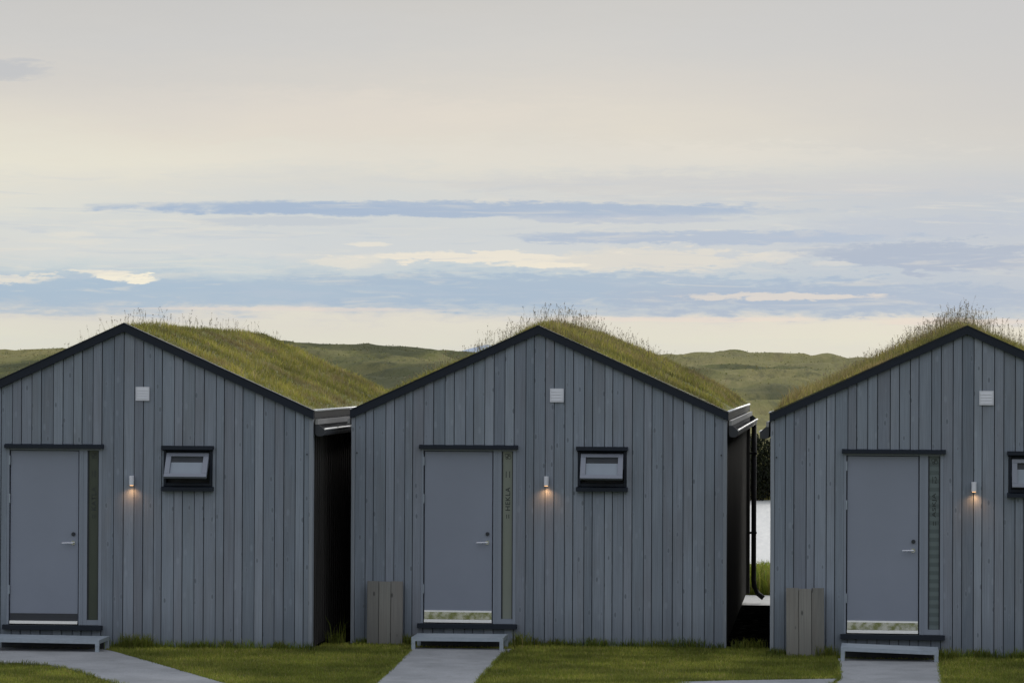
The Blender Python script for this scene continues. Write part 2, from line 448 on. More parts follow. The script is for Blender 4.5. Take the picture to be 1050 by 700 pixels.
def text_mesh(name, s, w, h, mat, parent, loc, rot90):
    cu = bpy.data.curves.new(name, 'FONT'); cu.body = s; cu.size = 1; cu.extrude = 0.0
    cu.space_character = 1.1; cu.offset = .012
    o = bpy.data.objects.new(name, cu); col.objects.link(o)
    dg = bpy.context.evaluated_depsgraph_get(); me = bpy.data.meshes.new_from_object(o.evaluated_get(dg))
    bpy.data.objects.remove(o); bpy.data.curves.remove(cu)
    v = np.array([q.co[:] for q in me.vertices]); mn, mx = v.min(0), v.max(0)
    me.transform(Matrix.Translation((-(mn[0]+mx[0])/2, -(mn[1]+mx[1])/2, 0)))
    me.transform(Matrix.Diagonal((w/(mx[0]-mn[0]), h/(mx[1]-mn[1]), 1, 1)))
    if rot90: me.transform(Matrix.Rotation(R(90), 4, 'Z'))
    me.transform(Matrix.Rotation(R(90), 4, 'X'))      # stand upright, facing -y
    me.transform(Matrix.Translation(loc))
    me.materials.clear(); me.materials.append(mat); me.name = name
    o = bpy.data.objects.new(name, me); col.objects.link(o); o.parent = parent; return o

def turf_z(x, y, seed):
    ed = np.minimum(1, np.minimum(y/1.8, (D-y)/.4)); ed = np.clip(ed, 0, 1)
    ev = np.clip((W2+.0-np.abs(x))/.3, 0, 1)
    ridge = APEX - SL*np.sqrt(x*x+.10**2)                      # softened ridge
    t = -.014 + ((.01 + .13*fbm(x*.9+seed, y*.7+seed, 4)) if seed != 3 else (-.005 + .075*fbm(x*1.3+seed, y*1.1+seed, 4)))*(.2+.8*ed)*(.15+.85*ev)*np.where(x > -.3, 1., .7)
    return ridge + t

GOLD = [(.34,.34,.080),(.39,.38,.105),(.27,.29,.065),(.40,.355,.16),(.23,.25,.06),(.45,.40,.24)]
def roof_grass(cab, seed, idx):
    n = 100000
    x = rng.uniform(-W2, W2, n); y = rng.uniform(0, D, n)
    dens = fbm(x*2.3+seed, y*2.3, 3); keep = rng.random(n) < .35+dens*1.0
    x, y = x[keep], y[keep]; n = len(x)
    z = turf_z(x, y, seed)-.02
    P = np.stack([x,y,z],1)
    patch = fbm(x*1.3+seed*3, y*1.3, 3)
    h = (.035+.10*rng.random(n)**1.8)*(.45+1.0*patch)*np.clip(.45+y*1.2, .45, 1)
    rim = np.minimum(1, (W2-np.abs(x))/.15); h = h*(.4+.6*rim)
    shag = (0, .35, .9)[idx]*np.clip(fbm(x*2.+9, y*2.+seed, 3)*2-.5, 0, 1)*np.where(x < .3, 1., .45)*(rng.random(n) < .45)
    h = h*(1+1.3*shag)
    tint = palette(n, GOLD, [5,4,4,1.5,1.6,.9], .12)
    pg = np.clip((patch-.42)*4, 0, 1)[:,None]
    cl = fbm(x*4.+seed, y*3., 3)[:,None]; tint = tint*(.80+.26*pg)*(.50+1.0*cl)
    tn = np.array([1.06,1.0,1.0]); tint = tint*(1+(tn-1)*pg)
    tint = tint*(1-.5*shag[:,None])+np.array([.33,.26,.15])*.5*shag[:,None]
    w = .005+.007*rng.random(n)
    sets = [(P,h,w,tint)]
    dead = np.clip((fbm(x*1.9+seed*2, y*1.6+4, 4)-.56)*9, 0, .75)[:,None]      # dry patches
    tint[:] = tint*(1-dead) + np.array([.34,.27,.14])*dead*(.75+.5*rng.random((n,1)))
    # seed stalks: tall, thin, thick along the ridge near the gable
    ns = (2600, 4200, 5200)[idx]
    xr = np.abs(rng.normal(0, .75, ns))*rng.choice([-1,1], ns, p=[.5,.5]); xr = np.clip(xr, -2.1, 2.1)
    xr[:1600] = rng.uniform(-1.9, 2.0, 1600)
    yr = D*.97*rng.random(ns)**1.25+.04
    cl = fbm(xr*3.1+seed*1.7, yr*2.1, 3); kp = rng.random(ns) < np.clip((cl-.28)*2.6, .05, 1); xr, yr = xr[kp], yr[kp]; ns = len(xr)
    zr = turf_z(xr, yr, seed)-.02
    hs = (.10+.24*rng.random(ns)**1.9)*(1.1-.28*np.abs(xr))*(.72,.92,.98)[idx]
    hs[rng.random(ns) < .05] *= 1.35
    Ps = np.stack([xr,yr,zr],1)
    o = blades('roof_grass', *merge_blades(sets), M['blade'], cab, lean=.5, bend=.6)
    tag(o, kind='stuff')
    # stalks share one direction array so that heads sit on the tips
    l = rng.random(ns)*2*math.pi; lm = rng.random(ns)**1.3*.55
    L = np.stack([np.cos(l)*lm+.05, np.sin(l)*lm, 0*l],1)
    tip = Ps + (np.array([0,0,1.])+L)*hs[:,None]
    V, F, C = [], [], []
    brown = np.array([(.20,.14,.10),(.28,.21,.13),(.13,.10,.09),(.34,.28,.16)])
    rr = random.Random(seed)
    for k in range(ns):
        p = Vector(Ps[k]); t = Vector(tip[k]); a = rr.random()*math.pi; s = Vector((math.cos(a), math.sin(a), 0))*.0010
        m = p.lerp(t, .55) - Vector(L[k])*hs[k]*.12
        i0 = len(V); V += [p-s, p+s, m+s, m-s, t+s*.6, t-s*.6]; F += [(i0,i0+1,i0+2,i0+3),(i0+3,i0+2,i0+4,i0+5)]
        sc = (.17,.165,.07); C += [sc]*6
        if hs[k] < .13: continue
        bc = brown[rr.randrange(4)]; ln = rr.uniform(.03, .075)
        d = (t-m).normalized()
        for j in range(rr.randint(4, 8)):
            q0 = t - d*ln*rr.random(); aa = rr.random()*6.28; o_ = Vector((math.cos(aa), math.sin(aa), rr.uniform(.2,1.2)))*rr.uniform(.006,.015)
            s2 = Vector((-math.sin(aa), math.cos(aa), 0))*.0045
            i0 = len(V); V += [q0, q0+o_*.6+s2, q0+o_*1.2, q0+o_*.6-s2]; F.append((i0,i0+1,i0+2,i0+3)); C += [tuple(bc)]*4
    me = bpy.data.meshes.new('seed_stalks'); me.from_pydata([tuple(v) for v in V], [], F)
    ca = me.attributes.new('tint','FLOAT_COLOR','POINT'); ca.data.foreach_set('color', np.concatenate([np.array(C), np.ones((len(C),1))],1).astype('f').ravel())
    me.materials.append(M['blade']); so = bpy.data.objects.new('seed_stalks', me); col.objects.link(so); so.parent = cab; tag(so, kind='stuff')

def build_cabin(idx, c):
    rd = random.Random(c['seed']*5+1)
    cab = empty('cabin', c['loc'], c['a'])
    tag(cab, c['label'], 'cabin', 'grey cabins with grass roofs in a row')
    # body: sides, back and a dark core right behind the boards
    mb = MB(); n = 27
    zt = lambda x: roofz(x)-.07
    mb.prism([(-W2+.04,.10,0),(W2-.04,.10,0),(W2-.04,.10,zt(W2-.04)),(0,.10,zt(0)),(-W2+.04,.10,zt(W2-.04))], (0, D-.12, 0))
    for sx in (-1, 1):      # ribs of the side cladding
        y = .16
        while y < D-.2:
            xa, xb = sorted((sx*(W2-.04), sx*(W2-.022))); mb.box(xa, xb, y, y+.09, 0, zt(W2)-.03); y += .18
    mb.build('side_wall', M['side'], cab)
    mb = MB()                # battens carry the boards, left and right of the openings
    for x0, x1 in ((-W2+.04, HL-.02), (HR+.02, .44), (1.12, W2-.04)):
        mb.prism([(x0,.026,.02),(x1,.026,.02),(x1,.026,zt(x1)-.03)]+([(0,.026,zt(0)-.03)] if x0 < 0 < x1 else [])+[(x0,.026,zt(x0)-.03)], (0,.07,0))
    for x0, x1, z0, z1 in ((HL-.02, HR+.02, HZ-.01, None), (.44, 1.12, HZ, None), (HL-.02, HR+.02, .02, SZ+.01), (.44, 1.12, .02, 1.89)):
        za, zb = (zt(x0)-.03, zt(x1)-.03) if z1 is None else (z1, z1)
        mb.prism([(x0,.028,z0),(x1,.028,z0),(x1,.028,zb),(x0,.028,za)], (0,.06,0))
    mb.build('backing_board', M['void'], cab)
    clad_boards(c['seed']).build('timber_cladding', M['clad'], cab)
    for sx in (-1, 1):
        mb = MB(); x0, x1 = sorted((sx*W2, sx*(W2-.045))); mb.box(x0, x1, -.028, .09, -.01, zt(W2)-.02, .7 if sx < 0 else .55, .004)
        mb.build('corner_board', M['corner'], cab)
        mb = MB(); xs_ = sx*(W2-.07); mb.tube([(xs_, -.03, 2.33), (xs_, -.018, 2.33)], .009, 8); mb.build('bolt', M['seal'], cab)
    # roof deck, barge boards
    mb = MB(); e = W2+.005
    pts = [(-e,-.02,roofz(e)-.03),(0,-.02,APEX-.03),(e,-.02,roofz(e)-.03),(e,-.02,roofz(e)-.10),(0,-.02,APEX-.10),(-e,-.02,roofz(e)-.10)]
    mb.prism(pts[:2]+[pts[4],pts[5]], (0, D+.04, 0)); mb.prism([pts[1],pts[2],pts[3],pts[4]], (0, D+.04, 0))
    mb.build('roof_deck', M['gutdark'], cab)
    for yb in (-.062, D+.02):
        for sx in (-1, 1):
            mb = MB(); e = W2+.014
            p = [(0,yb,APEX),(sx*e,yb,roofz(e)),(sx*e,yb,roofz(e)-.098),(0,yb,APEX-.098)]
            mb.prism(p, (0,.04,0)); mb.build('bargeboard', M['barge'], cab)
            mb = MB()          # thin cap flashing on top of it
            p = [(0,yb-.008,APEX+.010),(sx*(e+.004),yb-.008,roofz(e)+.010),(sx*(e+.004),yb-.008,roofz(e)+.001),(0,yb-.008,APEX+.001)]
            mb.prism(p, (0,.075,0)); mb.build('cap_flashing', M['barge'], cab)
    # turf
    gx = np.linspace(-W2, W2, 93); gy = np.linspace(.015, D-.01, 130); XX, YY = np.meshgrid(gx, gy); ZZ = turf_z(XX, YY, c['seed'])
    ZZ = ZZ + .02*(rng.random(ZZ.shape)-.5)*np.clip(YY*2, 0, 1); ZZ[0,:] = np.minimum(ZZ[0,:], APEX-SL*np.abs(gx)-.005)
    me = bpy.data.meshes.new('turf_roof'); V = np.stack([XX,YY,ZZ],-1).reshape(-1,3)
    i = np.arange(V.shape[0]).reshape(len(gy), len(gx))
    F = np.stack([i[:-1,:-1], i[:-1,1:], i[1:,1:], i[1:,:-1]], -1).reshape(-1,4)
    me.from_pydata(V.tolist(), [], F.tolist()); me.polygons.foreach_set('use_smooth', [True]*len(F)); me.materials.append(M['turf'])
    tr = bpy.data.objects.new('turf_roof', me); col.objects.link(tr); tr.parent = cab
    roof_grass(cab, c['seed'], idx)
    # eaves, both sides: perforated turf edge, sheet edge, gutter with its bright lip
    for sx in (-1, 1):
        ez = roofz(W2); y0, y1 = .0, D+.01
        def strip(name, xa, xb, za, zb, mat, ya=y0, yb=y1, parent=cab):
            m_ = MB(); a, b2 = sorted((sx*xa, sx*xb)); m_.box(a, b2, ya, yb, za, zb); return m_.build(name, mat, parent)
        te = strip('turf_edge', W2+.008, W2+.016, ez-.085, ez-.014, M['perf'])
        ml = MB(); ml.tube([(sx*(W2+.010), .0, ez+.002), (sx*(W2+.010), y1, ez+.002)], .015, 10); ml.build('edge_lip', M['lip'], te, smooth=True)
        gt = MB()              # gutter: a half round trough
        prof = []
        prof += [(W2+.02, ez-.27), (W2+.032, ez-.298), (W2+.055, ez-.305), (W2+.10, ez-.305), (W2+.122, ez-.292), (W2+.13, ez-.265)]
        prof = [(W2+.02, ez-.13)] + prof + [(W2+.13, ez-.225)]
        inn = [(x*1. + (.004 if x < W2+.075 else -.004), z+.004) for x, z in prof]
        ring = [(sx*x, .03, z) for x, z in prof] + [(sx*x, .03, z) for x, z in inn[::-1]]
        g0 = .9 if (sx < 0 and idx == 1) else .03
        ring = [(x, g0, z) for x, _, z in ring]
        gt.prism(ring, (0, D-g0, 0))
        gt.prism([(sx*x, g0-.004, z) for x, z in prof], (0, .004, 0)); gt.prism([(sx*x, D+.001, z) for x, z in prof], (0, .004, 0))
        go = gt.build('gutter', M['gutdark'], cab)
        strip('edge_sheet', W2+.022, W2+.055, ez-.165, ez-.105, M['gutter'], .02, y1)
        k = 0; y = g0+.01
        mm = MB()
        while y < D-.1:
            mm.tube([(sx*(W2+.131), y, ez-.222), (sx*(W2+.131), min(D, y+1.00), ez-.222)], .012, 8); y += 1.09
        mm.build('gutter_lip', M['lip'], go)
        y = .55
        for k in range(7):
            m_ = MB(); a, b2 = sorted((sx*(W2+.018), sx*(W2+.135))); m_.box(a, b2, y, y+.03, ez-.232, ez-.226); m_.build('gutter_bracket', M['seal'], go); y += 1.08
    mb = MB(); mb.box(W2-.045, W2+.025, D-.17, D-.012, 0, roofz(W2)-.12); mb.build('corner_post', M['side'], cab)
    # downpipe at the back right corner
    mb = MB(); px = W2+.085; py = D-.12
    mb.tube([(px,py,roofz(W2)-.30),(px,py,.20),(px+.01,py,.10),(px+.06,py,.00),(px+.15,py,-.07)], .038, 14)
    dp = mb.build('downpipe', M['black'], cab, smooth=True)
    for z in (.9, 2.1):
        mb = MB(); mb.box(W2-.03, px+.045, py-.045, py+.045, z, z+.03); mb.build('pipe_bracket', M['black'], dp)
    # ---------------- door unit
    mb = MB(); mb.box(HL-.01, HR+.01, -.070, .03, HZ-.038, HZ, ch=.004); mb.prism([(HL-.01,-.070,HZ+.001),(HL-.01,.02,HZ+.001),(HL-.01,.02,HZ+.022)], (HR-HL+.02,0,0)); mb.build('door_header', M['barge'], cab)
    mb = MB(); mb.box(HL-.02, HR+.005, -.085, .04, SZ, SZ+.055, ch=.006); mb.build('door_sill', M['barge'], cab)
    fr = MB(); fz0, fz1 = SZ+.057, HZ-.040; fl, frr = HL+.014, HR-.014
    dl, dr = -1.395, -.560                       # leaf
    pl_, pr = -.432, -.320                       # pane
    fr.box(fl, dl-.012, -.012, .09, fz0, fz1); fr.box(dr+.012, pl_-.016, -.004, .09, fz0, fz1); fr.box(pr+.014, frr, -.012, .09, fz0, fz1)
    fr.box(fl+.001, frr-.001, .0, .088, fz1-.022, fz1-.001)
    fr.box(pl_-.016, pr+.014, -.002, .088, fz0, fz0+.06); fr.box(dr+.045, dr+.060, -.010, .0, fz0, fz1-.03)
    dfo = fr.build('door_frame', M['frame'], cab)
    mb = MB(); mb.box(fl+.02, frr-.02, .075, .097, fz0, fz1-.01); mb.build('door_seal', M['seal'], dfo)
    kp = .345
    mb = MB(); mb.box(dl, dr, .012, .070, fz0+.012, fz1-.030, ch=.003); door = mb.build('door', M['door'], cab, bevel=.002)
    if idx > 0:
        mb = MB(); mb.box(dl+.004, dr-.004, .005, .011, fz0+.135, fz0+.155); mb.build('kick_plate_trim', M['alu'], door)
    mb = MB(); mb.prism([(dl+.004,.0055,fz0+.046),(dl+.004,.0078,fz0+.134),(dl+.004,.0118,fz0+.134),(dl+.004,.0118,fz0+.046)], (dr-dl-.008,0,0))
    mb.build('kick_plate', M['polished'] if idx > 0 else M['gutdark'], door)
    mb = MB(); mb.box(dl+.002, dr-.002, -.016, .011, fz0+.010, fz0+.044); mb.build('threshold', M['alu'], dfo)
    # lever handle and lock
    hx, hz = dr-.062, 1.245
    mb = MB(); mb.tube([(hx,.012,hz),(hx,-.045,hz)], .010, 10); mb.tube([(hx+.008,-.045,hz),(hx-.045,-.048,hz+.001),(hx-.125,-.044,hz-.002)], .0095, 10)
    mb.tube([(hx,.011,hz),(hx,.004,hz)], .026, 16); mb.build('door_handle', M['steel'], door, smooth=False)
    mb = MB(); mb.tube([(hx+.004,.011,hz+.105),(hx+.004,-.004,hz+.105)], .024, 16); mb.tube([(hx+.004,-.003,hz+.105),(hx+.004,-.007,hz+.105)], .011, 12); mb.build('door_lock', M['seal'], door)
    for z in (.62, 1.72, 2.18):
        mb = MB(); mb.tube([(dl-.008,-.006,z),(dl-.008,-.006,z+.11)], .009, 8); mb.build('hinge', M['galv'], door)
    # sidelight with its lettering
    mb = MB(); mb.box(pl_, pr, .020, .030, fz0+.062, fz1-.022); sl = mb.build('sidelight_pane', PANES[c['pane']], cab)
    mb = MB(); mb.box(pl_-.014, pl_-.001, .010, .04, fz0+.061, fz1-.023); mb.box(pr+.001, pr+.012, .010, .04, fz0+.061, fz1-.023); mb.build('pane_seal', M['seal'], dfo)
    cx = (pl_+pr)/2+.004; yt = .0185
    zp = lambda ypx: HZ-(ypx-456.0)/84.1
    text_mesh('cabin_number', c['num'], .052, .078, M['letters'], sl, (cx, yt, zp(485)), False)
    text_mesh('cabin_name', c['text'], .285, .058, M['letters'], sl, (cx, yt, zp(510)), True)
    mb = MB()
    for dx in (-.013, .013): mb.box(cx+dx-.004, cx+dx+.004, yt-.001, yt, zp(530), zp(526))
    mb.build('letter_mark', M['letters'], sl)
    mb = MB(); zc = zp(466.5)
    for ox, oz, r_ in ((-.018,.012,.022),(.018,-.012,.022),(-.014,-.02,.014),(.016,.020,.014)):
        n_ = 20
        for k in range(n_):
            a, b2 = 2*math.pi*k/n_, 2*math.pi*(k+1)/n_
            ri = r_-.006
            mb.poly([(cx+ox+r_*math.cos(a),yt,zc+oz+r_*math.sin(a)),(cx+ox+r_*math.cos(b2),yt,zc+oz+r_*math.sin(b2)),
                     (cx+ox+ri*math.cos(b2),yt,zc+oz+ri*math.sin(b2)),(cx+ox+ri*math.cos(a),yt,zc+oz+ri*math.sin(a))])
        yt -= .0005
    mb.build('emblem', M['letters'], sl)
    # ---------------- tilting window
    wl, wr, wz, ws = .470, 1.098, 2.424, 1.881
    win = MB(); win.box(wl+.022, wl+.048, -.030, .10, ws+.06, wz-.06); win.box(wr-.048, wr-.022, -.030, .10, ws+.06, wz-.06)
    win.box(wl+.048, wr-.048, .0, .099, wz-.085, wz-.061); win.box(wl+.048, wr-.048, -.02, .099, ws+.060, ws+.095)
    wo = win.build('window', M['barge'], cab)
    mb = MB(); mb.box(wl, wr, -.095, .02, wz-.045, wz, ch=.004); mb.prism([(wl+.01,-.080,wz-.046),(wl+.01,.02,wz-.046),(wl+.01,.02,wz-.075)], (wr-wl-.02,0,0)); mb.build('window_header', M['barge'], wo)
    mb = MB(); mb.prism([(wl,-.095,ws),(wl,.02,ws),(wl,.02,ws+.058),(wl,-.095,ws+.045)], (wr-wl,0,0)); mb.build('window_sill', M['barge'], wo)
    mb = MB(); mb.box(wl+.049, wr-.049, .085, .0985, ws+.096, wz-.086); mb.build('window_interior', M['interior'], wo)
    # sash swings out at the bottom about its top edge
    sa = bpy.data.objects.new('sash_pivot_tmp', None)
    sw, sh = wr-wl-.112, .335; ang = (33, 29, 12)[idx]
    rot = Matrix.Translation(((wl+wr)/2, -.012, wz-.098)) @ Matrix.Rotation(-R(ang), 4, 'X')
    bpy.data.objects.remove(sa)
    b_ = .062
    mb = MB(); mb.box(-sw/2, sw/2, -.025, .02, -b_*.75, 0); mb.box(-sw/2, sw/2, -.025, .02, -sh, -sh+b_*.8)
    mb.box(-sw/2, -sw/2+b_, -.0245, .0195, -sh+b_*.8, -b_*.75); mb.box(sw/2-b_, sw/2, -.0245, .0195, -sh+b_*.8, -b_*.75)
    so = mb.build('sash', M['sash'], wo, bevel=.003); so.data.transform(rot)
    mb = MB(); mb.box(-sw/2+b_+.001, sw/2-b_-.001, .002, .010, -sh+b_*.8+.001, -b_*.75-.072); po = mb.build('pane', M['winglass'], so); po.data.transform(rot)
    mb = MB(); mb.box(-sw/2+b_+.001, sw/2-b_-.001, .000, .009, -b_*.75-.070, -b_*.75-.001); po = mb.build('pane_top_shade', M['seal'], so); po.data.transform(rot)  # dark strip painting the shade along the top of the glass
    for s2 in (-1, 1):
        xx = (wl+wr)/2+s2*(sw/2+.006); by = -.012-math.sin(R(ang))*sh*.6; bz = wz-.098-math.cos(R(ang))*sh*.6
        mb = MB(); mb.tube([(xx, .03, wz-.16),(xx, by, bz)], .004, 6); mb.build('window_stay', M['seal'], wo)
    # ---------------- lamp
    lx, lz = .106, 2.004
    if idx == 2: lx = .085
    mb = MB(); mb.tube([(lx,-.062,lz-.058),(lx,-.062,lz+.056)], .029, 20); mb.box(lx-.022, lx+.022, -.045, -.0225, lz-.04, lz+.04)
    la = mb.build('wall_lamp', M['white'], cab, bevel=.002)
    mb = MB(); mb.tube([(lx,-.062,lz-.0620),(lx,-.062,lz-.0585)], .022, 16); mb.build('bulb', M['bulb'], la)
    ld = bpy.data.lights.new('lamp_light', 'SPOT'); ld.energy = (2.9, 3.3, 2.6)[idx]; ld.color = (1,.50,.20); ld.spot_size = R(150); ld.spot_blend = 1.; ld.shadow_soft_size = .018
    lo = bpy.data.objects.new('lamp_light', ld); col.objects.link(lo); lo.parent = la; lo.location = (lx,-.075,lz-.07); lo.rotation_euler = (R(-4),0,0)
    # ---------------- vent
    vx, vz = .228, 3.045
    mb = MB(); s_ = .083
    mb.box(vx-s_, vx+s_, -.034, -.0225, vz-s_, vz+s_)
    for k in range(4):
        z = vz-s_+.022+k*.034
        mb.prism([(vx-s_+.012,-.0345,z+.022),(vx-s_+.012,-.0385,z),(vx-s_+.012,-.0345,z)], (2*s_-.024,0,0))
    mb.box(vx-s_, vx-s_+.010, -.040, -.0345, vz-s_, vz+s_); mb.box(vx+s_-.010, vx+s_, -.040, -.0345, vz-s_, vz+s_)
    mb.build('vent', M['white'], cab)
    # ---------------- things standing in front
    T = Matrix.Translation(c['loc']) @ Matrix.Rotation(c['a'], 4, 'Z')
    def at(x, y, z=0): return T @ Vector((x, y, z))
    x0, x1 = ((HL+.03, HR+.175), (HL+.03, HR-.062), (HL-.005, HR-.085))[idx]; xc = (x0+x1)/2; hw = (x1-x0)/2
    st = empty('door_step', at(xc, -.68), c['a'])
    st.rotation_euler.y = (R(.4), R(-.3), R(1.6))[idx]
    tag(st, ['low galvanised step below the door at the left edge of the photo', 'low galvanised step below the door of the middle cabin',
             'low galvanised step tilting to the right below the door of the right hand cabin'][idx], 'step', 'metal steps below the cabin doors')
    top = .165
    mb = MB(); mb.box(-hw, hw, -.28, -.262, top-.045, top); mb.box(-hw, hw, .262, .28, top-.045, top)
    mb.box(-hw, -hw+.018, -.262, .262, top-.045, top); mb.box(hw-.018, hw, -.262, .262, top-.045, top)
    mb.box(-hw+.018, hw-.018, -.262, .262, top-.030, top-.003)
    mb.build('tread', M['galv'], st)
    for sx in (-1, 1):
        for sy in (-1, 1):
            mb = MB(); xa, xb = sorted((sx*hw*.999, sx*(hw-.045))); ya, yb = sorted((sy*.279, sy*.234)); mb.box(xa, xb, ya, yb, -.03, top-.046)
            if sy < 0: mb.box(xa-.0, xb+.0, ya-.004, ya, top-.07, top-.046)
            mb.build('leg', M['galv'], st)
    mb = MB(); mb.box(-hw+.05, hw-.05, .20, .22, .0, top-.05); mb.build('back_panel', M['seal'], st)
    if idx > 0:
        bx0, bx1 = (-2.075,-1.635) if idx == 1 else (-2.100,-1.650)
        bt = empty('board_cover', at((bx0+bx1)/2, -.12), c['a']+R((1.0, -1.5)[idx-1])); bt.rotation_euler.x = R(1.2)
        bt.rotation_euler.y = R((0.4, -.4)[idx-1])
        tag(bt, ['knee high cover of three weathered boards against the wall of the middle cabin',
                 'knee high cover of three weathered boards against the wall of the right hand cabin'][idx-1], 'board box', 'plank covers standing against the cabin walls')
        hw2 = (bx1-bx0)/2; w_ = 2*hw2/3; hh = (.775,.80)[idx-1]
        for k in range(3):
            mb = MB(); mb.box(-hw2+k*w_+.0025, -hw2+(k+1)*w_-.0025, -.075-(k % 2)*.008, -.050, -.03, hh+rd.uniform(-.006,.006), rd.uniform(.3,.8), .003); mb.build('board', M['rawwood'], bt)
        mb = MB(); mb.box(-hw2+.01, hw2-.01, -.049, .055, -.02, hh-.03, .25); mb.build('box_body', M['rawwood'], bt)
    return cab
for i_, c_ in enumerate(CABS): build_cabin(i_, c_)

# ------------------------------------------------------------------ paths and painted shade strips
def chaikin(p, it=2):
    for _ in range(it):
        q = []
        for k in range(len(p)):
            a, b2 = np.array(p[k]), np.array(p[(k+1) % len(p)]); q += [a*.8+b2*.2, a*.2+b2*.8]
        p = q
    return [tuple(v) for v in p]
P1 = chaikin([(-12,-1.5),(-5.1,-1.45),(-4.92,-1.66),(-4.5,-2.35),(-4.04,-3.15),(-3.5,-4.1),(-2.92,-5.11),(-1.2,-8),(-2.6,-8.3),(-3.3,-6.6),(-4.22,-4.99),(-4.65,-4.25),(-5.05,-3.62),(-5.45,-3.36),(-6.2,-3.28),(-12,-3.2)])
P2 = [(-1.41,-.75),(-.24,-.75),(-.27,-1.47),(-.19,-4.71),(-.1,-9),(-1.12,-9),(-1.24,-4.86),(-1.39,-1.25)]
P3 = [(3.64,-1.45),(4.80,-1.45),(4.79,-1.93),(4.75,-3.97),(4.7,-9),(3.60,-9),(3.55,-4.6),(3.66,-3.9)]
P4 = [(1.9,-4.42),(2.5,-4.16),(3.66,-3.80),(3.54,-5.2),(2.2,-5.2)]
def slab(name, pts, z, mat, thick=.10):
    mb = MB(); mb.prism([(x,y,z-thick) for x, y in pts], (0,0,thick)); return tag(mb.build(name, mat), kind='structure')
slab('path', P1, .020, M['conc']); slab('path', P2, .022, M['conc']); slab('path', P3, .024, M['conc']); slab('path', P4, .018, M['conc'])
slab('path', [(-9,8.15),(9,8.15),(9,11.2),(-9,11.2)], -.150, M['gravel'])
slab('shade_strip', [(-2.66,-.5),(-2.26,.45),(-2.26,6.8),(-2.66,6.8)], .012, M['gapshade'])  # black strips paint the shade on the ground of the cabin gaps
slab('shade_strip', [(2.28,.25),(2.88,.05),(2.88,6.9),(2.28,6.9)], .012, M['gapshade'])

# ------------------------------------------------------------------ lawn
def inside(poly, x, y):
    r = np.zeros(len(x), bool); n = len(poly)
    for k in range(n):
        (xa, ya), (xb, yb) = poly[k], poly[(k+1) % n]
        c = ((ya > y) != (yb > y)) & (x < (xb-xa)*(y-ya)/(yb-ya+1e-12)+xa); r ^= c
    return r
def wall_y(x):
    """front line of the row of cabins; inf where there is a gap"""
    y = np.full(len(x), 99.)
    for c in CABS:
        m = np.abs(x-c['loc'][0]) < W2+.03; y = np.where(m, c['loc'][1]+(x-c['loc'][0])*math.sin(c['a'])-.03, y)
    return y
n = 430000
x = rng.uniform(-8.2, 7.6, n); y = rng.uniform(-7.5, .9, n)
wy = wall_y(x); ok = y < wy
ok &= ~((np.abs(x+2.45) < .2) & (y > -.3)) & ~((np.abs(x-2.58) < .3) & (y > -.15))
for p in (P1, P2, P3, P4): ok &= ~inside(p, x, y)
x, y, wy = x[ok], y[ok], wy[ok]; n = len(x)
pt = fbm(x*.9+4, y*1.6, 4); pt2 = fbm(x*3.5, y*5, 3)
LAWN = [(.24,.295,.048),(.29,.33,.063),(.19,.245,.04),(.35,.35,.09),(.39,.36,.15)]
tint = palette(n, LAWN, [5,4,3,1.1,.5]); f_ = np.clip((pt-.40)*4.5,0,1)[:,None]
tint = tint*(.70+.35*f_)*(1+(np.array([1.14,1.05,1.15])-1)*f_)*(.8+.4*pt2[:,None])
h = .022+.030*rng.random(n); 
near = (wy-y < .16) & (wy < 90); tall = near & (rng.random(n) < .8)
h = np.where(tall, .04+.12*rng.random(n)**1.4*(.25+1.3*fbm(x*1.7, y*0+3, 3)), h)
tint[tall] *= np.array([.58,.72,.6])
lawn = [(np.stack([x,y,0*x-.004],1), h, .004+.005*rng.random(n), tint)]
# blades that creep over the path edges
for poly in (P1, P2, P3, P4):
    for k in range(len(poly)):
        (xa, ya), (xb, yb) = poly[k], poly[(k+1) % len(poly)]; L_ = math.hypot(xb-xa, yb-ya); m_ = int(L_*260)
        if m_ < 1 or max(abs(xa), abs(xb)) > 9: continue
        u_ = rng.random(m_); nz = fbm(u_*L_*3+k, u_*0+1., 3); off = rng.normal(0, .012, m_)
        ex = xa+(xb-xa)*u_+off*(yb-ya)/L_; ey = ya+(yb-ya)*u_-off*(xb-xa)/L_
        kp_ = (ey < wall_y(ex)-1.1) & (rng.random(m_) < nz*1.5); ex, ey, nz = ex[kp_], ey[kp_], nz[kp_]; m_ = len(ex)
        if m_: lawn.append((np.stack([ex,ey,0*ex],1), .03+.05*rng.random(m_)*nz*1.6, .004+.004*rng.random(m_), palette(m_, LAWN, [4,3,4,1,.4])*.8))
# extra wall-foot tufts, beside step and in the gaps
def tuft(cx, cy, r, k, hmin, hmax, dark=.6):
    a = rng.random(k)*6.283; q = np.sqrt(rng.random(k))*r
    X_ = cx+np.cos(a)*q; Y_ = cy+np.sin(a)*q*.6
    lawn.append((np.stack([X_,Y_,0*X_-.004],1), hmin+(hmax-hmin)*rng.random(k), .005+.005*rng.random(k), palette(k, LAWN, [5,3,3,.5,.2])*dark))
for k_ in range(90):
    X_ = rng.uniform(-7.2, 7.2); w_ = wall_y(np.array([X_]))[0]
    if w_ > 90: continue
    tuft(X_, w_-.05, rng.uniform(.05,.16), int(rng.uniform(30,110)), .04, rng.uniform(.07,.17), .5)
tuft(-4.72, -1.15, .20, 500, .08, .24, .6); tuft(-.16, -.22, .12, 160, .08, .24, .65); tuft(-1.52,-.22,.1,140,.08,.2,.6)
tuft(3.5,-1.0,.12,140,.06,.2,.6); tuft(4.95,-1.1,.12,160,.06,.2,.6)
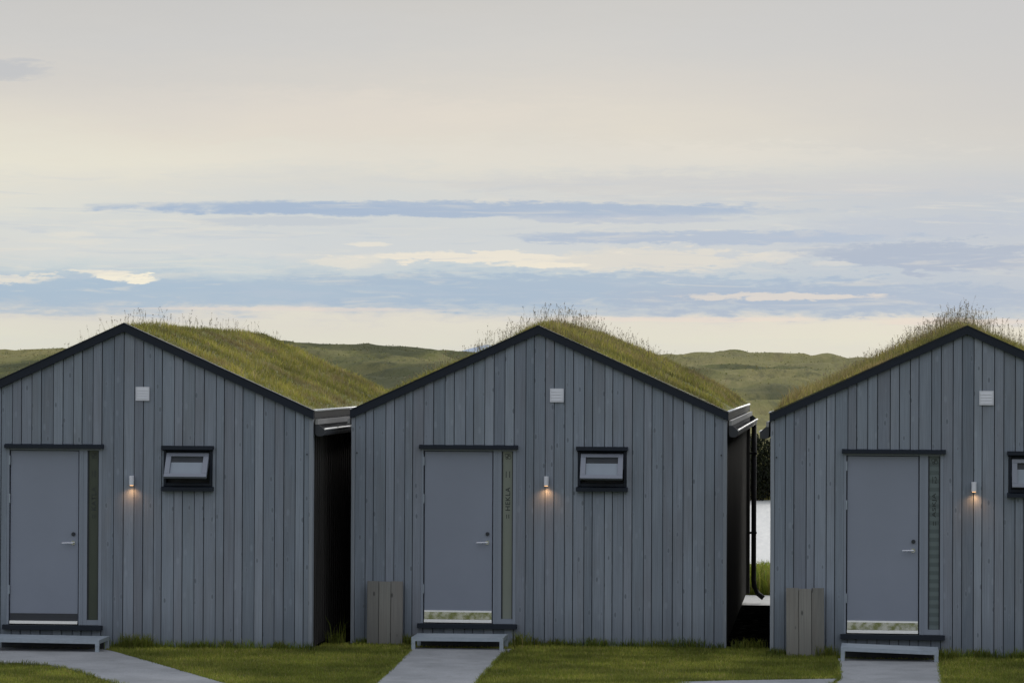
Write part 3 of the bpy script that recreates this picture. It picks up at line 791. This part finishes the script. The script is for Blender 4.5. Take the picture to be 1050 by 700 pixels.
tuft(-2.45,-.25,.13,120,.06,.22,.5); tuft(2.58,-.10,.22,260,.05,.18,.5); tuft(-2.42,.1,.05,5,.25,.45,.7); tuft(-2.5,0,.05,4,.2,.42,.7)
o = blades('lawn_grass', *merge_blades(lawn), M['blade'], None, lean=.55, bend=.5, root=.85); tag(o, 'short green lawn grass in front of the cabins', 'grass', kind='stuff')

# tall grass behind the cabins, down the bank of the pond
n = 30000; x = rng.uniform(-3, 7, n); y = 11.4+rng.random(n)**1.5*9
P_ = np.stack([x,y,height(x,y)-.02],1); pt = fbm(x*.8, y*.8)
o = blades('bank_grass', P_, (.16+.34*rng.random(n)*(.4+pt))*np.where(y > 13, .45, 1.25), .010+.010*rng.random(n), palette(n, [(.22,.29,.04),(.27,.32,.05),(.33,.31,.09)], [4,4,1.5]), M['blade'], None, lean=.5, bend=.5)
tag(o, 'tall green grass on the bank behind the cabins', 'grass', kind='stuff')

# tussocks on the moor
n = 110000; d = 74+rng.random(n)**.62*330; x = 3.6+(d+38)*rng.uniform(-.31, .09, n); y = d
kp = fbm(x/14., y/14., 4) > .15+rng.random(n)*.5; x, y = x[kp], y[kp]; n = len(x)
P_ = np.stack([x,y,height(x,y)-.05],1); pt = fbm(x/25., y/18.)
hh = (.03+.07*rng.random(n))*(.6+(y-70)/400.)
tt = palette(n, [(.155,.165,.05),(.21,.205,.065),(.115,.13,.04),(.29,.25,.115),(.08,.09,.035)], [4,3,3,1.6,1.5], .2)*1.35*(1-.62*lush_shade(x, y))[:,None]
o = blades('moor_grass', P_, hh, hh*rng.uniform(.8,1.6,n), tt, M['blade'], None, lean=.6, bend=.3, root=.9)
tag(o, 'olive and tan tussock grass covering the rolling moor', 'grass', kind='stuff')

# dark shrubs on the far side of the pond, seen between the cabins
def shrub(name, loc, rx, rz, label):
    t = empty(name, loc); tag(t, label, 'bush', 'dark bushes across the pond')
    mb = MB(); rd = random.Random(int(loc[0]*100))
    for k in range(9):
        a = rd.random()*6.28; tip = (math.cos(a)*rx*.7, math.sin(a)*rx*.6, rz*rd.uniform(.5,.9)); mb.tube([(0,0,-.3),(tip[0]*.3,tip[1]*.3,tip[2]*.5),tip], .025, 6)
    mb.build('stem', M['stem'], t)
    k = 9000; u = rng.normal(size=(k,3)); u /= np.linalg.norm(u,axis=1)[:,None]; r_ = rng.random(k)**.45
    lump = .75+.5*fbm(u[:,0]*2.2+loc[0], u[:,2]*2.2+u[:,1]*1.7, 3)
    P = u*(r_*lump)[:,None]*np.array([rx,rx*.8,rz*.62]) + np.array([0,0,rz*.5]); P = P[P[:,2] > -.1]
    k = len(P); b = blades('foliage', P, .06+.07*rng.random(k), .05+.04*rng.random(k), palette(k, [(.018,.024,.010),(.030,.038,.014),(.012,.016,.009)], [4,2,4]), M['blade'], t, lean=1.2, bend=.2)
M['stem'] = simple('bush_stem', (.05,.04,.03), .9)
shrub('bush', (.5,69.8,-1.2), 1.7, 2.25, 'dark leafy bush across the pond, the left one in the gap between cabins')
shrub('bush', (3.0,70.4,-1.2), 1.9, 2.4, 'dark leafy bush across the pond, mostly hidden behind the right hand cabin')

# ------------------------------------------------------------------ sky
w = bpy.data.worlds.new('World'); scene.world = w; w.use_nodes = True
nt = w.node_tree; nt.nodes.clear()
out = nt.nodes.new('ShaderNodeOutputWorld')
sky = nt.nodes.new('ShaderNodeTexSky'); sky.sky_type = 'NISHITA'; sky.sun_disc = False
SUN_EL, SUN_AZ = 27., 18.        # compass azimuth from +y, clockwise
sky.sun_elevation = R(SUN_EL); sky.sun_rotation = R(SUN_AZ)
bg1 = nt.nodes.new('ShaderNodeBackground'); bg1.inputs[1].default_value = .10; nt.links.new(sky.outputs[0], bg1.inputs[0])
tc = nt.nodes.new('ShaderNodeTexCoord'); sp = nt.nodes.new('ShaderNodeSeparateXYZ'); nt.links.new(tc.outputs['Generated'], sp.inputs[0])
dx, dy, dz = (N(nt, sp.outputs[i]) for i in range(3))
az = dx._m('ARCTAN2', dy)*57.29578          # degrees right of +y
el = dz._m('ARCSINE')*57.29578               # degrees above the horizon
def cmb(a, b2, c=0.):
    n = nt.nodes.new('ShaderNodeCombineXYZ')
    for i, v in enumerate((a, b2, c)):
        if isinstance(v, N): nt.links.new(v.s, n.inputs[i])
        else: n.inputs[i].default_value = v
    return N(nt, n.outputs[0])
K = 55.765
U0 = lambda px: (px-525)/K - 5.90            # photo column -> azimuth
V0 = lambda py: (382.3-py)/K                 # photo row -> elevation
n_a = noise(nt, cmb(az*.22, el*1.15, 1.3), 1., 6, .55, .3)
n_b = noise(nt, cmb(az*.75, el*4.2, 5.1), 1., 6, .6, .4)
n_c = noise(nt, cmb(az*2.2, el*9., 9.7), 1., 5, .6, .2)
n_d = noise(nt, cmb(az*5., el*22., 3.3), 1., 5, .65, .3)
ve = el + (n_a-.5)*.75 + (n_b-.5)*.50 + (n_c-.5)*.28 + (n_d-.5)*.10
soft = el + (n_a-.5)*1.6
stops = [(382,(212,214,208)),(350,(219,219,206)),(331,(219,217,206)),(324,(212,211,206)),(318,(178,193,207)),(303,(158,183,207)),(288,(166,189,209)),(276,(192,205,213)),
         (262,(204,210,214)),(240,(201,208,214)),(222,(206,211,212)),(205,(209,211,210)),(188,(214,213,208)),(168,(224,220,208)),(135,(221,214,202)),(95,(214,208,200)),(50,(206,203,199)),(0,(201,198,194)),(-60,(190,190,191))]
emax = 12.
rs = [(max(0., V0(p)/emax), srgb(*c)) for p, c in stops] + [(.95, srgb(185,190,200)), (1., srgb(185,190,200))]
c = ramp(nt, ve/emax, rs)
# a bluer, duller right hand side
right = az.rng(U0(480), U0(1080))*el.rng(V0(330), V0(300))*el.rng(V0(130), V0(205))
c = mix(nt, right*.8, c, srgb(176,188,205))
rt = az.rng(U0(560), U0(1150), 0, .75)*el.rng(V0(240), V0(120)); c = mix(nt, rt, c, srgb(192,192,194))
lf = az.rng(U0(420), U0(-200), 0, .6)*el.rng(V0(330), V0(200))*el.rng(V0(80), V0(170)); c = mix(nt, lf, c, srgb(233,228,211))
def streak(c, x, y, rx, ry, colr, amt=1., edge=.9, wob=1., tilt=0.):
    uu = (az - U0(x))/(rx/K) + (n_b-.5)*1.2*wob + (n_c-.5)*.6*wob
    vv = (el - V0(y) + (az-U0(x))*tilt)/(ry/K) + (n_b-.5)*1.7*wob + (n_c-.5)*1.7*wob + (n_d-.5)*.8*wob
    r2 = (uu*uu + vv*vv)
    m = r2.rng(1.25, 1.25-edge, 0., amt)
    return mix(nt, m, c, srgb(*colr))
for s in [(430,230,520,16,(204,209,212),.6,1.1,1.),
          (470,215,370,8.5,(155,177,206),.95,.8,.7,.0012*0),
          (640,224,130,5,(172,186,208),.7,.8,1.),(285,229,95,5,(184,194,207),.6,.9,1.),
          (730,243,220,7,(163,182,208),.9,.8,1.1),(960,262,170,16,(158,175,200),.9,.9,1.3),(950,232,180,12,(176,188,207),.6,1.,1.3),
          (560,297,330,18,(154,180,206),.85,.9,1.2),(150,302,300,15,(162,186,208),.8,1.,1.2),(860,304,260,17,(156,177,203),.8,1.,1.2),
          (670,266,110,12,(221,217,208),.85,.9,1.4),(560,160,420,16,(226,219,208),.4,1.2,1.2),(300,120,300,30,(224,214,204),.35,1.2,.8),(760,190,330,14,(200,200,203),.5,1.2,1.2),(480,264,125,5.5,(238,230,214),.9,.8,1.5),(560,271,50,4,(244,234,214),.8,.8,1.4),(350,270,45,6,(232,226,212),.6,.9,1.6),
          (120,284,24,5,(246,238,218),.9,.9,2.2),(152,286,18,5,(250,242,220),.9,.9,2.2),(105,281,50,2.5,(236,229,214),.7,1.,1.8),(15,289,45,4.5,(238,230,214),.7,1.,2.2),(75,244,30,3,(226,222,212),.5,1.,1.4),(380,251,25,2.5,(236,229,214),.7,1.,1.4),
          (800,303,110,4,(222,214,206),.75,.9,1.6),(790,263,30,6,(222,218,210),.6,1.,1.6),(850,270,26,3,(214,213,210),.5,1.,1.4),
          (700,327,150,3,(232,216,206),.5,1.,.8),(980,328,100,4,(230,214,204),.5,1.,.9),(300,318,180,2.2,(230,216,206),.5,1.,.8),
          (0,80,60,10,(180,184,192),.6,1.1,1.)]:
    c = streak(c, *s)
# thin wisps between the two main cloud decks
wis = noise(nt, cmb(az*.55, el*6.5, 4.4), 1., 7, .62, .9); band = el.rng(V0(335), V0(305))*el.rng(V0(165), V0(215))
c = mix(nt, wis.rng(.52, .70)*band*.34, c, srgb(229,223,210))
wis2 = noise(nt, cmb(az*.42, el*5.0, 8.4), 1., 7, .6, .9)
c = mix(nt, wis2.rng(.53, .70)*band*.36, c, srgb(178,192,210))
# broad mottling
mot = noise(nt, cmb(az*.12, el*.35, 2.), 1., 5, .5)
c = mix(nt, mot.rng(.35, .65, .0, .18), c, srgb(186,190,198))
# the rest of the dome: broken high cloud, brighter overhead behind the viewer
dome = noise(nt, cmb(dx*2., dy*2., dz*5.), 1., 6, .6)
dc = ramp(nt, dome, [(.3, (.70,.77,.90,1)), (.7, (1.08,1.08,1.10,1))])
hi = el.rng(9., 26.)
c = mix(nt, hi, c, dc)
bg2 = nt.nodes.new('ShaderNodeBackground'); bg2.inputs[1].default_value = 1.; nt.links.new(c.s, bg2.inputs[0])
mxs = nt.nodes.new('ShaderNodeMixShader'); mxs.inputs[0].default_value = .94
nt.links.new(bg1.outputs[0], mxs.inputs[1]); nt.links.new(bg2.outputs[0], mxs.inputs[2]); nt.links.new(mxs.outputs[0], out.inputs[0])

sd = bpy.data.lights.new('sun', 'SUN'); sd.energy = 1.5; sd.angle = R(20); sd.color = (1,.95,.88)
so = bpy.data.objects.new('sun', sd); col.objects.link(so)
dv = Vector((math.sin(R(SUN_AZ))*math.cos(R(SUN_EL)), math.cos(R(SUN_AZ))*math.cos(R(SUN_EL)), math.sin(R(SUN_EL))))
so.rotation_euler = (-dv).to_track_quat('-Z', 'Y').to_euler(); so.location = (0,0,30)

# ------------------------------------------------------------------ camera
cd = bpy.data.cameras.new('camera'); co = bpy.data.objects.new('camera', cd); col.objects.link(co); scene.camera = co
cd.sensor_width = 36; cd.lens = 3195.2/1050*36; cd.clip_end = 60000; cd.clip_start = .5
yw, pt_, rl = .103, .0101, .0044
fwd = Vector((-math.sin(yw)*math.cos(pt_), math.cos(yw)*math.cos(pt_), math.sin(pt_)))
rt0 = Vector((math.cos(yw), math.sin(yw), 0)); up0 = rt0.cross(fwd)
r2 = rt0*math.cos(rl)+up0*math.sin(rl); u2 = -rt0*math.sin(rl)+up0*math.cos(rl)
m = Matrix((r2, u2, -fwd)).transposed().to_4x4(); m.translation = Vector((3.585,-37.847,3.3144)); co.matrix_world = m

scene.view_settings.view_transform = 'Standard'; scene.view_settings.look = 'None'; scene.view_settings.exposure = 0
scene.render.engine = 'CYCLES'
scene.cycles.max_bounces = 6; scene.cycles.use_denoising = True
